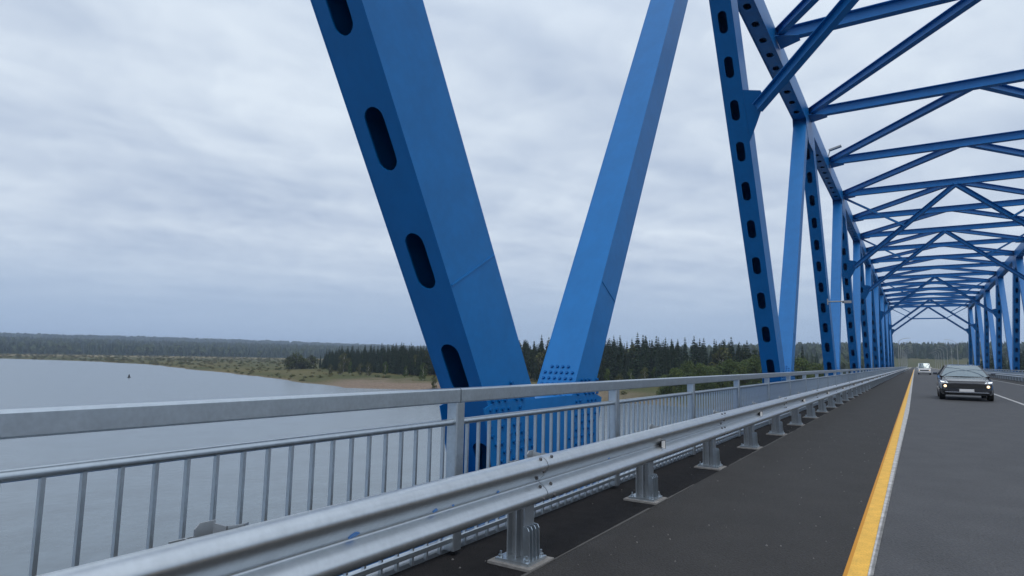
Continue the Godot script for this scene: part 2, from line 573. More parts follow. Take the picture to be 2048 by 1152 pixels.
func make_vegetation():
	var spruce_c := Color(0.029, 0.046, 0.028)
	var pine_c := Color(0.038, 0.055, 0.030)
	var green_c := Color(0.062, 0.092, 0.030)
	var olive_c := Color(0.070, 0.078, 0.034)
	var spruces := []
	for k in 6:
		spruces.append(conifer_mesh(200 + k, 18.0, [2.9, 2.3, 3.2, 2.1, 3.0, 2.6][k], [1.2, 2.0, 0.8, 2.6, 1.5, 1.0][k], 30, 9, spruce_c))
	var pines := []
	for k in 3: pines.append(pine_mesh(230 + k, 18.0, pine_c))
	var broads := []
	for k in 4: broads.append(broad_mesh(250 + k, 10.0, [5.5, 6.5, 5.0, 7.5][k], [1.2, 0.9, 1.6, 0.7][k], 26, 0.34, [green_c, olive_c, green_c, olive_c][k]))
	var willows := []
	for k in 3: willows.append(broad_mesh(270 + k, 9.0, 7.6, 0.4, 44, 0.22, Color(0.072, 0.102, 0.036), 3, 110))
	var bushes := []
	var scrub := []
	for k in 3: scrub.append(broad_mesh(290 + k, 3.2, 4.6, 0.2, 12, 0.24, [Color(0.105, 0.108, 0.050), Color(0.125, 0.115, 0.055), Color(0.085, 0.098, 0.042)][k], 3))
	for k in 3: bushes.append(broad_mesh(280 + k, 3.2, 4.6, 0.2, 16, 0.24, Color(0.050, 0.062, 0.026), 3))
	rng.seed = 77
	# --- forest on the far bank, front rows as single trees. Edge of the wood as (x, z) from up river to the road
	var edge := [Vector2(-500, -430), Vector2(-420, -362), Vector2(-345, -294), Vector2(-298, -264), Vector2(-250, -256), Vector2(-205, -238), Vector2(-165, -244), Vector2(-120, -232), Vector2(-92, -240), Vector2(-58, -252), Vector2(-24, -262)]
	var lens := [0.0]
	for i in edge.size() - 1: lens.append(lens[i] + edge[i].distance_to(edge[i + 1]))
	var placed := 0
	var behind := [[], [], [], []]
	for i in 2500:
		var d: float = rng.randf() * lens[-1]
		var k := 0
		while k < edge.size() - 2 and lens[k + 1] < d: k += 1
		var p: Vector2 = edge[k].lerp(edge[k + 1], (d - lens[k]) / (lens[k + 1] - lens[k]))
		var back := pow(rng.randf(), 1.1) * 110.0
		var inward := Vector2(-0.62, -0.78)
		p += inward * back + Vector2(rng.randf_range(-3, 3), rng.randf_range(-3, 3))
		if p.x > -20.0: continue
		var at := Vector3(p.x, 0, p.y)
		at.y = ground(p.x, p.y) - 0.1
		var left: bool = p.x < -215.0
		var kind := rng.randf()
		var s := rng.randf_range(0.72, 1.06) * (0.9 if left else 1.06)
		if back < 12.0: s *= rng.randf_range(0.45, 0.9)
		if p.x < -270.0:
			s *= lerpf(1.0, 0.5, smoothstep(-270.0, -470.0, p.x)) * rng.randf_range(0.75, 1.1)
			kind = minf(kind + 0.2, 1.0)
		var near_road: bool = p.x > -62.0
		if near_road: s *= 0.86
		var sp := "upstream wood" if left else ("wood beside the bridge end" if near_road else "wood behind the willows")
		var turn := rng.randf() * TAU
		if back < 46.0 and placed < 275 and i % 3 == 0:
			placed += 1
			if kind < (0.38 if near_road else 0.66):
				tree("spruce_tree", "dark narrow spruce in the dense %s on the far bank" % sp, "tree", spruces[rng.randi() % 6], M.bark, at, s * rng.randf_range(0.85, 1.15), s * rng.randf_range(0.9, 1.12), turn, "spruces of the %s" % sp)
			elif kind < 0.78:
				tree("pine_tree", "dark open-crowned pine in the dense %s on the far bank" % sp, "tree", pines[rng.randi() % 3], M.bark, at, s, s * rng.randf_range(0.85, 1.08), turn, "pines of the %s" % sp)
			else:
				var q := s * rng.randf_range(1.0, 1.5)
				tree("birch_tree", "lighter green broadleaf tree in the %s on the far bank" % sp, "tree", broads[rng.randi() % 4], M.birch, at, q, q * 1.15, turn, "broadleaf trees of the %s" % sp)
		else:
			var b := Basis(Vector3.UP, turn).scaled(Vector3(s, s * rng.randf_range(0.9, 1.15), s))
			behind[rng.randi() % 4].append(Transform3D(b, at))
	# right of the road
	for i in 260:
		var px := rng.randf_range(26.0, 210.0)
		var pz := rng.randf_range(-250.0, -420.0) - px * 0.1
		var at := Vector3(px, ground(px, pz) - 0.1, pz)
		var s := rng.randf_range(0.8, 1.1)
		var turn := rng.randf() * TAU
		if i < 34:
			tree("spruce_tree", "dark spruce behind the far side truss of the bridge", "tree", spruces[rng.randi() % 6], M.bark, at, s, s * 1.05, turn, "spruces beyond the far side truss")
		else:
			behind[rng.randi() % 4].append(Transform3D(Basis(Vector3.UP, turn).scaled(Vector3(s, s, s)), at))
	for k in 4:
		tag(copies("forest_trunks", spruces[k][0], M.bark, behind[k]), "trunks of the deep wood behind the front trees", "forest")
		tag(copies("forest", spruces[k][1], M.leaf, behind[k]), "mass of dark conifers behind the front row of trees", "forest")
	# --- light green willows in front of the dark wood, between the second and third blue braces
	for i in 13:
		var u: float = [1352, 1378, 1402, 1424, 1447, 1470, 1492, 1512, 1330, 1415, 1460, 1605, 1632][i]
		var g := ray_ground(u, 779.0 + rng.randf_range(-3, 4), 9.2)
		var s := rng.randf_range(1.0, 1.32) * (0.75 if i == 8 else 1.0)
		tree("willow_tree", ("light green willow before the dark wood, %s of its row toward the bridge end" % ["second", "third", "fourth", "sixth", "seventh", "ninth", "tenth", "last", "first", "fifth", "eighth"][i]) if i < 11 else ["rounded olive tree right behind the second pair of blue braces", "rounded olive tree just before the third pair of blue braces"][i - 11], "tree", willows[i % 3], M.bark, Vector3(g.x, ground(g.x, g.z) - 0.2, g.z), s, s * rng.randf_range(0.95, 1.15), rng.randf() * TAU, "willows at the wood's edge" if i < 11 else "olive trees by the bridge end")
	# --- young trees and bushes at the edge of the sandy landing
	for i in 16:
		var u: float = [846, 868, 700, 736, 812, 660, 1215, 1240, 1262, 1290, 1310, 1050, 1032, 680, 770, 720][i]
		var vv: float = [757, 764, 747, 749, 752, 745, 772, 774, 770, 772, 770, 768, 766, 746, 750, 748][i]
		var g := ray_ground(u, vv, 9.6)
		var s := rng.randf_range(0.55, 0.85)
		tree("young_tree", "small pale green tree before the far bank wood, %s counted from upstream" % ["eighth", "ninth", "third", "fifth", "seventh", "first", "twelfth", "thirteenth", "fourteenth", "fifteenth", "last", "eleventh", "tenth", "second", "sixth", "fourth"][i], "tree", broads[i % 4], M.birch, Vector3(g.x, ground(g.x, g.z) - 0.2, g.z), s * 0.8, s, rng.randf() * TAU, "young trees along the wood's edge")
	for i in 5:
		var u: float = [577, 592, 603, 622, 656][i]
		var g := ray_ground(u, 737.0, 9.8)
		var s: float = [2.4, 2.9, 2.2, 2.5, 2.0][i]
		tree("meadow_bush", ["dark round bush at the upstream end of the meadow clump", "tallest dark bush of the meadow clump", "dark bush on the bridge side of the meadow clump", "lone dark bush in the meadow next to the clump", "low dark bush between the meadow and the wood"][i], "bush", bushes[i % 3], M.bark, Vector3(g.x, ground(g.x, g.z) - 0.2, g.z), s, s * 1.1, rng.randf() * TAU, "bushes on the meadow")
	# --- countless low growth on the meadow and along the shore
	var low := [[], [], []]
	for i in 2600:
		var px := rng.randf_range(-1700.0, -70.0)
		var t := pow(rng.randf(), 1.6) * 520.0 + 3.0
		if px > -235.0 and px < -80.0 and t < 36.0: continue
		var pz := shore_z(px) - t
		var s := rng.randf_range(0.14, 0.5) * (1.0 + 0.6 * float(px < -500.0))
		low[i % 3].append(Transform3D(Basis(Vector3.UP, rng.randf() * TAU).scaled(Vector3(s * 1.6, s * 0.8, s * 1.6)), Vector3(px, ground(px, pz) - 0.05, pz)))
	for k in 3:
		tag(copies("undergrowth", scrub[k][1], M.leaf, low[k]), "low scrub scattered over the meadow on the far bank", "scrub")
	# --- far woods: conical and rounded crowns by the thousand
	var fars := [far_tree_mesh(301, Color(0.022, 0.036, 0.024), true), far_tree_mesh(302, Color(0.030, 0.044, 0.026), true), far_tree_mesh(303, Color(0.044, 0.058, 0.030), false)]
	var far := [[], [], []]
	for i in 19000:
		var ang := rng.randf_range(deg_to_rad(93.0), deg_to_rad(37.0))   # bearing from -z towards -x
		var r: float
		if i < 10500: r = rng.randf_range(1480.0, 2750.0)
		else: r = rng.randf_range(2750.0, 4250.0)
		var px := -sin(ang) * r
		var pz := -cos(ang) * r
		if pz > shore_z(px) - 60.0: continue
		var s := rng.randf_range(13.0, 23.0)
		var w := s * rng.randf_range(0.16, 0.30) * (1.0 if r < 2750.0 else 1.7)
		var kind := 0 if rng.randf() < 0.5 else (1 if rng.randf() < 0.6 else 2)
		if kind == 2: w *= 1.5
		far[kind].append(Transform3D(Basis(Vector3.UP, rng.randf() * TAU).scaled(Vector3(w, s, w)), Vector3(px, ground(px, pz) - 0.5, pz)))
	for i in 5200:
		var pz := -rng.randf_range(1010.0, 1800.0)
		var px := rng.randf_range(-700.0, 520.0)
		if i < 700:
			pz = -rng.randf_range(420.0, 1000.0)
			px = (rng.randf_range(-380.0, -30.0) if i % 3 else rng.randf_range(34.0, 260.0)) * (0.6 + pz / -1100.0)
		var s := rng.randf_range(12.0, 19.0)
		var w := s * rng.randf_range(0.15, 0.26)
		var kind := 0 if rng.randf() < 0.45 else (1 if rng.randf() < 0.6 else 2)
		if kind == 2: w *= 1.4
		far[kind].append(Transform3D(Basis(Vector3.UP, rng.randf() * TAU).scaled(Vector3(w, s, w)), Vector3(px, ground(px, pz) - 0.5, pz)))
	for k in 3:
		tag(copies("far_forest", fars[k], M.leaf, far[k]), ["dark far woods along the hills up river", "far woods of mixed conifers on the hills", "rounded crowns in the far woods on the hills"][k], "forest")

# ---------------------------------------------------------------- bridge
const PANEL := 22.0
const Y_LOW := -1.12     # lower chord axis
const CH_B := 16.31      # top chord underside
const CH_T := 17.31

func zin(y: float, odd: bool, k: int) -> float:   # distance ahead of a diagonal's axis at height y
	if odd: return 7.24 + PANEL * k - 0.574 * (y - EYE)
	return 10.18 + PANEL * k + 0.567 * (y - EYE)

func diagonal(br: Node3D, side: int, odd: bool, k: int):
	var sg := -1.0 if side == 0 else 1.0
	var xi: float = TX[side]
	var xc := xi + sg * TW / 2.0
	var yb := -1.5
	var yt := CH_B + 0.45
	var p0 := Vector3(xc, yb, -zin(yb, odd, k))
	var p1 := Vector3(xc, yt, -zin(yt, odd, k))
	var w := 1.10 if odd else 0.72
	var along := (p1 - p0).normalized()
	var near := Vector3.RIGHT.cross(along).normalized()
	if near.z < 0.0: near = -near
	var L := p0.distance_to(p1)
	var t := 0.022
	# local frame: x across, y along, z towards +z side (right-handed: x = y cross z)
	var bx := along.cross(near).normalized()
	var fr := Transform3D(Basis(bx, along, near), p0)
	var d := MB.new()
	d.obox(fr * Transform3D(Basis.IDENTITY, Vector3(TW / 2 - t / 2, L / 2, 0)), Vector3(t, L, w))
	d.obox(fr * Transform3D(Basis.IDENTITY, Vector3(-TW / 2 + t / 2, L / 2, 0)), Vector3(t, L, w))
	d.obox(fr * Transform3D(Basis.IDENTITY, Vector3(0, L / 2, -w / 2 + t / 2 + 0.003)), Vector3(TW - 2 * t, L, t))
	var zf := w / 2 - 0.003
	if odd:
		var holes := []
		var sc := sqrt(1.0 + 0.574 * 0.574)
		for i in 14:
			var hy := EYE - 0.16 - 1.37 + 1.365 * i
			# the near face lies half a width off the axis
			var lo := (hy - yb) * sc + (w / 2.0) * 0.574
			if lo > 0.8 and lo < L - 1.4: holes.append(lo)
		d.holed(fr * Transform3D(Basis.IDENTITY, Vector3(0, 0, zf)), TW - 2 * t, 0, L, t, holes, 0.15, 0.235, 1.5)
	else:
		d.obox(fr * Transform3D(Basis.IDENTITY, Vector3(0, L / 2, zf - t / 2)), Vector3(TW - 2 * t, L, t))
	var o := put("diagonal", d.mesh(), M.blue, br)
	# welded splice across the roadside face
	var sm := MB.new()
	var ys := (EYE + (1.17 if odd else 1.3) - yb) * sqrt(1.0 + 0.57 * 0.57)
	var rx := bx.x * sg
	var face := TW / 2 * (-1.0 if rx > 0.0 else 1.0)
	sm.obox(fr * Transform3D(Basis.IDENTITY, Vector3(face, ys, 0)), Vector3(0.02, 0.022, w - 0.04))
	put("weld_seam", sm.mesh(), M.blue, o)
	return fr

func make_bridge():
	var br := thing("truss_bridge", "tall blue steel truss bridge with slanted box members carrying the road over the river", "bridge")
	var znodes := []
	for side in 2:
		var sg := -1.0 if side == 0 else 1.0
		var xi: float = TX[side]
		var x0 := minf(xi, xi + sg * TW)
		var x1 := maxf(xi, xi + sg * TW)
		var xc := (x0 + x1) / 2
		for k in range(-1, 10):
			if k >= 0 and not (side == 1 and k < 2): diagonal(br, side, true, k)
			if k < 9 and not (side == 1 and k < 1): diagonal(br, side, false, k)
		# chords, one piece per panel
		for k in range(-1, 9):
			if side == 1 and k < 1: continue
			var za := -(19.65 + PANEL * (k - 1)) - 0.004
			var zb := -(19.65 + PANEL * k)
			var tc := MB.new()
			var t := 0.022
			tc.box(Vector3(x0, CH_B - 0.06, zb), Vector3(x0 + t, CH_T + 0.05, za))
			tc.box(Vector3(x1 - t, CH_B - 0.06, zb), Vector3(x1, CH_T + 0.05, za))
			tc.box(Vector3(x0 + t, CH_T - t, zb), Vector3(x1 - t, CH_T, za))
			var holes := []
			for i in 13:
				holes.append(1.3 + 1.62 * i)
			# underside plate: local y along -z, local z pointing down
			var fr := Transform3D(Basis(Vector3.RIGHT, Vector3(0, 0, -1), Vector3.DOWN), Vector3(xc, CH_B, za))
			fr.basis.x = fr.basis.y.cross(fr.basis.z)
			tc.holed(fr, TW - 2 * t, 0, za - zb, t, holes, 0.15, 0.10, 1.5)
			put("top_chord", tc.mesh(), M.blue, br)
		for k in range(-1, 9):
			var lc := MB.new()
			var za := -(8.72 + PANEL * k) - 0.004
			lc.box(Vector3(x0 + 0.03, Y_LOW - 0.5, za - PANEL + 0.004), Vector3(x1 - 0.03, Y_LOW + 0.5, za))
			put("bottom_chord", lc.mesh(), M.blue, br)
		# gussets and bolts
		for k in range(0, 10):
			if side == 1 and k < 2: continue
			var zc := -(8.72 + PANEL * k)
			var g := MB.new()
			for f in [xi, xi + sg * TW]:
				var dx := 0.014 * (-sg if f == xi else sg)
				var prof := [Vector2(-1.15, -1.75), Vector2(1.15, -1.75), Vector2(1.86, 0.78), Vector2(1.6, 0.86), Vector2(-1.6, 0.86), Vector2(-1.86, 0.78)]
				var pts := []
				for q in prof: pts.append(Vector3(f + dx * 0.1, q.y, zc + q.x))
				g.prism(pts, Vector3(dx, 0, 0))
			# filler between the two diagonals
			g.box(Vector3(x0 + 0.05, -0.6, zc - 0.9), Vector3(x1 - 0.05, 0.84, zc + 0.9))
			var go := put("gusset", g.mesh(), M.blue, br)
			if k < 4 and side == 0:
				var bo := MB.new()
				var out := -sg
				for zz in range(-11, 12):
					for yy in range(0, 22):
						var z := zz * 0.15 + (0.06 if yy % 2 else 0.0)
						var y := -1.25 + yy * 0.118
						# along both diagonals, leaving the middle field plain
						var dd: float = absf(absf(z) - (1.02 + 0.57 * (y - 0.2)))
						if y > 1.32 - 0.1 * (zz % 2 + 2): continue
						if dd > 0.52 or absf(z) < 0.32 or absf(z) > 1.16 + 0.29 * (y + 1.75): continue
						if (zz * 7 + yy * 3 + 40) % 5 == 0: continue
						bo.tube(Vector3(xi + out * 0.012, y, zc + z), Vector3(xi + out * 0.042, y, zc + z), 0.03, 0.026, 6)
				# rows across the upper face of the second diagonal
				for r in 7:
					var n: int = [4, 6, 6, 6, 6, 6, 6][r]
					for i in n:
						var y := 1.46 - 0.13 - r * 0.10
						var z := -zin(y, false, k) + 0.72 / 2 / cos(atan(0.567)) - 0.003
						var x := xc + (i - (n - 1) / 2.0) * 0.108
						var nn := Vector3(0, 0.567, 1).normalized()
						bo.tube(Vector3(x, y, z) - nn * 0.01, Vector3(x, y, z) + nn * 0.03, 0.03, 0.026, 6)
				tag(put("bolts", bo.mesh(), M.bolt, go), "", "", "", "stuff")
		for k in range(0, 9):
			if side == 1 and k < 1: continue
			var zc := -(19.65 + PANEL * k)
			var g := MB.new()
			for f in [xi, xi + sg * TW]:
				var dx := 0.014 * (-sg if f == xi else sg)
				var pts := []
				for q in [Vector2(-2.0, CH_T - 0.1), Vector2(2.0, CH_T - 0.1), Vector2(1.75, CH_B - 0.5), Vector2(0.9, CH_B - 1.3), Vector2(-0.9, CH_B - 1.3), Vector2(-1.75, CH_B - 0.5)]:
					pts.append(Vector3(f + dx * 0.1, q.y, zc + q.x))
				g.prism(pts, Vector3(dx, 0, 0))
			put("gusset", g.mesh(), M.blue, br)
	# upper lateral bracing: a strut every 11 m and a K between struts, apex at the nearer strut
	var ys := CH_T - 0.15
	var xl: float = TX[0] + 0.02
	var xr: float = TX[1] - 0.02
	var zs := []
	for i in 19:
		zs.append(-(-2.35 + 11.0 * i))
	for i in zs.size():
		if zs[i] < -196.0 or i == 0: continue
		var s := MB.new()
		s.ibeam(Vector3(xl, ys, zs[i]), Vector3(xr, ys, zs[i]), 0.56, 0.40, 0.03)
		put("strut", s.mesh(), M.blue, br)
		for e in [xl, xr]:
			var g := MB.new()
			var si := 1.0 if e == xl else -1.0
			g.prism([Vector3(e, ys - 0.34, zs[i] + 0.75), Vector3(e + si * 0.95, ys - 0.34, zs[i] + 0.3), Vector3(e + si * 0.95, ys - 0.34, zs[i] - 0.3), Vector3(e, ys - 0.34, zs[i] - 0.75)], Vector3(0, 0.03, 0))
			put("node_plate", g.mesh(), M.blue, br)
		if i > 1:
			for e in [xl, xr]:
				var kb := MB.new()
				var q := Vector3(e, ys - 0.02, zs[i] + 0.25)
				var apex := Vector3(ROAD_C + (0.3 if e > 0 else -0.3), ys - 0.02, zs[i - 1] - 0.25)
				kb.ibeam(q, apex, 0.42, 0.34, 0.028)
				put("lateral_brace", kb.mesh(), M.blue, br)
	# sway frames in the plane of the leaning diagonals
	for z in [19.65, 63.65, 85.65, 129.65, 173.65, 195.65]:
		var k := int(round((z - 19.65) / PANEL)) + 1
		var yg := 10.9
		var zg := -zin(yg, true, k)
		var thick := 0.36
		var apex := Vector3(ROAD_C, ys - 0.30, -z + 0.1)
		for side in 2:
			var sg := -1.0 if side == 0 else 1.0
			var foot := Vector3(TX[side] - sg * 0.42, yg - 0.12, zg + 0.62)
			var a := apex + Vector3(sg * 0.05, 0.02, 0)
			var b := MB.new()
			b.ibeam(foot, a, thick, thick * 0.9, 0.03)
			put("sway_brace", b.mesh(), M.blue, br)
			var mid := foot.lerp(a, 0.53)
			var s := MB.new()
			s.beam(Vector3(TX[side] - sg * 0.1, ys - 0.4, -z - 0.1), mid, 0.16, 0.16)
			put("sway_hanger", s.mesh(), M.blue, br)
			var g := MB.new()
			var xx: float = TX[side] + sg * 0.02
			var zo := 0.62
			g.prism([Vector3(xx, yg - 1.15, -zin(yg - 1.15, true, k) + zo), Vector3(xx - sg * 0.32, yg - 0.62, -zin(yg - 0.62, true, k) + zo), Vector3(xx - sg * 0.72, yg + 0.1, -zin(yg + 0.1, true, k) + zo), Vector3(xx - sg * 0.62, yg + 0.42, -zin(yg + 0.42, true, k) + zo), Vector3(xx, yg + 0.55, -zin(yg + 0.55, true, k) + zo)], Vector3(0, 0, -0.04))
			put("sway_gusset", g.mesh(), M.blue, br)
			if side == 0 and z > 190.0:
				var m2 := Vector3(2 * ROAD_C - mid.x, mid.y, mid.z)
				var t := MB.new()
				t.beam(mid, m2, 0.3, 0.25)
				put("portal_tie", t.mesh(), M.blue, br)
	# floor beams under the deck
	for i in 21:
		var z := -(-2.28 + 11.0 * (i - 1))
		if z < -207.0: continue
		var fb := MB.new()
		fb.ibeam(Vector3(TX[0] - 0.1, Y_LOW + 0.1, z), Vector3(TX[1] + 0.1, Y_LOW + 0.1, z), 1.1, 0.4, 0.03)
		put("floor_beam", fb.mesh(), M.blue, br)
	for gx in [-2.2, 1.6, 5.6, 9.4]:
		var sb := MB.new()
		sb.box(Vector3(gx - 0.15, -1.0, -207.0), Vector3(gx + 0.15, -0.36, 14.0))
		put("stringer", sb.mesh(), M.blue, br)
	# concrete below
	for z in [11.0, -96.7, -206.5]:
		var p := MB.new()
		p.box(Vector3(-6.4, WATER - 3.0, z - 1.6), Vector3(13.6, -1.75, z + 1.6))
		var o := put("bridge_pier", p.mesh(), M.concrete)
		tag(o, {11.0: "grey concrete pier under the bridge behind the viewpoint", -96.7: "grey concrete pier standing in mid river", -206.5: "grey concrete abutment at the far bank"}[z], "pier")

# ---------------------------------------------------------------- road
func sheet(x0: float, x1: float, z0: float, z1: float, top: float, th: float) -> ArrayMesh:
	var b := MB.new()
	b.box(Vector3(x0, top - th, z1), Vector3(x1, top, z0))
	return b.mesh()

func make_road():
	var zn := 22.0
	var zf := -206.9
	structure("bridge_deck", sheet(-3.16, 10.36, zn, zf, -0.06, 0.3), M.concrete)
	for s in [[-3.12, -2.29], [9.49, 10.32]]:
		structure("asphalt_edge_strip", sheet(s[0], s[1], zn, zf, -0.006, 0.05), M.strip)
	structure("paved_shoulder", sheet(-2.29, -0.405, zn, -760.0, 0.0, 0.055), M.shoulder)
	structure("paved_shoulder", sheet(7.605, 9.49, zn, -760.0, 0.0, 0.055), M.shoulder)
	structure("road", sheet(-0.405, 7.605, zn, -760.0, 0.001, 0.055), M.lane)
	structure("yellow_edge_line", sheet(-0.462, -0.345, zn, -300.0, 0.005, 0.003), M.yellow)
	structure("orange_line_rim", sheet(-0.488, -0.462, zn, -300.0, 0.0045, 0.003), M.orange)
	structure("white_edge_line", sheet(-0.343, -0.225, -24.0, -500.0, 0.0052, 0.003), M.white_line)
	# nearer by, only a narrowing sliver of the old white line shows beside the yellow
	var sliver := MB.new()
	sliver.prism([Vector3(-0.343, 0.0022, 2.0), Vector3(-0.338, 0.0022, 2.0), Vector3(-0.328, 0.0022, -6.0), Vector3(-0.225, 0.0022, -24.0), Vector3(-0.343, 0.0022, -24.0)], Vector3(0, 0.003, 0))
	structure("worn_white_edge_line", sliver.mesh(), M.white_line)
	structure("white_edge_line", sheet(7.545, 7.665, zn, -500.0, 0.0052, 0.003), M.white_line)
	structure("white_centre_line", sheet(3.54, 3.67, zn, -500.0, 0.0052, 0.003), M.white_line)
	# verges on the approach
	for s in [[-4.6, -2.29], [9.49, 11.8]]:
		structure("gravel_verge", sheet(s[0], s[1], -207.0, -760.0, -0.03, 0.2), M.concrete)
	# seam between strip and shoulder: a thin ragged lip of bitumen
	var b := MB.new()
	rng.seed = 5
	var z := 3.0
	while z > -40.0:
		var l := rng.randf_range(0.15, 0.6)
		var w := rng.randf_range(0.003, 0.011)
		if rng.randf() < 0.8:
			b.box(Vector3(-2.29 - w, -0.004, z - l), Vector3(-2.285 + w, 0.003, z))
		z -= l
	var o := put("asphalt_seam", b.mesh(), M.seam)
	o.set_meta("kind", "structure")
	# grit lying on the shoulder
	var grit := []
	var st := MB.new()
	st.tube(Vector3(0, 0, 0), Vector3(0, 0.006, 0), 0.008, 0.004, 5)
	for i in 260:
		var zz := -pow(rng.randf(), 1.5) * 30.0 - 2.0
		var sc := rng.randf_range(0.4, 1.3)
		grit.append(Transform3D(Basis(Vector3.UP, rng.randf() * 6.0).scaled(Vector3(sc, sc, sc * 1.4)), Vector3(rng.randf_range(-2.9, -0.5), 0.0, zz)))
	tag(copies("gravel", st.mesh(), M.concrete, grit), "scattered pale grit on the dark shoulder", "grit")

# ---------------------------------------------------------------- guard rail
const W_PROF := [Vector2(0.0, 0.756), Vector2(0.020, 0.755), Vector2(0.050, 0.744), Vector2(0.074, 0.722), Vector2(0.083, 0.700), Vector2(0.081, 0.680), Vector2(0.067, 0.652), Vector2(0.040, 0.619), Vector2(0.014, 0.591), Vector2(0.004, 0.579), Vector2(0.014, 0.569), Vector2(0.040, 0.553), Vector2(0.066, 0.532), Vector2(0.081, 0.510), Vector2(0.084, 0.488), Vector2(0.076, 0.465), Vector2(0.050, 0.446), Vector2(0.020, 0.437), Vector2(0.0, 0.436)]

func w_beam(x: float, sg: float, z0: float, z1: float, lift: float) -> ArrayMesh:
	var b := MB.new()
	var k := W_PROF.size()
	var nr := []
	for i in k:
		var d: Vector2 = W_PROF[mini(i + 1, k - 1)] - W_PROF[maxi(i - 1, 0)]
		nr.append(Vector3(-d.y * sg, d.x, 0).normalized())
	for i in k - 1:
		for back in [0.0, -0.004]:
			var a := Vector3(x + sg * (W_PROF[i].x + lift + back), W_PROF[i].y, 0)
			var c := Vector3(x + sg * (W_PROF[i + 1].x + lift + back), W_PROF[i + 1].y, 0)
			var na: Vector3 = nr[i] if back == 0.0 else -nr[i]
			var nc: Vector3 = nr[i + 1] if back == 0.0 else -nr[i + 1]
			var va := a + Vector3(0, 0, z0)
			var vb := c + Vector3(0, 0, z0)
			var vc := c + Vector3(0, 0, z1)
			var vd := a + Vector3(0, 0, z1)
			b.tri_n(va, vb, vc, na, nc, nc)
			b.tri_n(va, vc, vd, na, nc, na)
		# end faces and thickness
		for z in [z0, z1]:
			var p := Vector3(x + sg * (W_PROF[i].x + lift), W_PROF[i].y, z)
			var q := Vector3(x + sg * (W_PROF[i + 1].x + lift), W_PROF[i + 1].y, z)
			var off := Vector3(-sg * 0.004, 0, 0)
			b.quad(p, q, q + off, p + off, Vector3(0, 0, 1 if z == z0 else -1))
	return b.mesh()

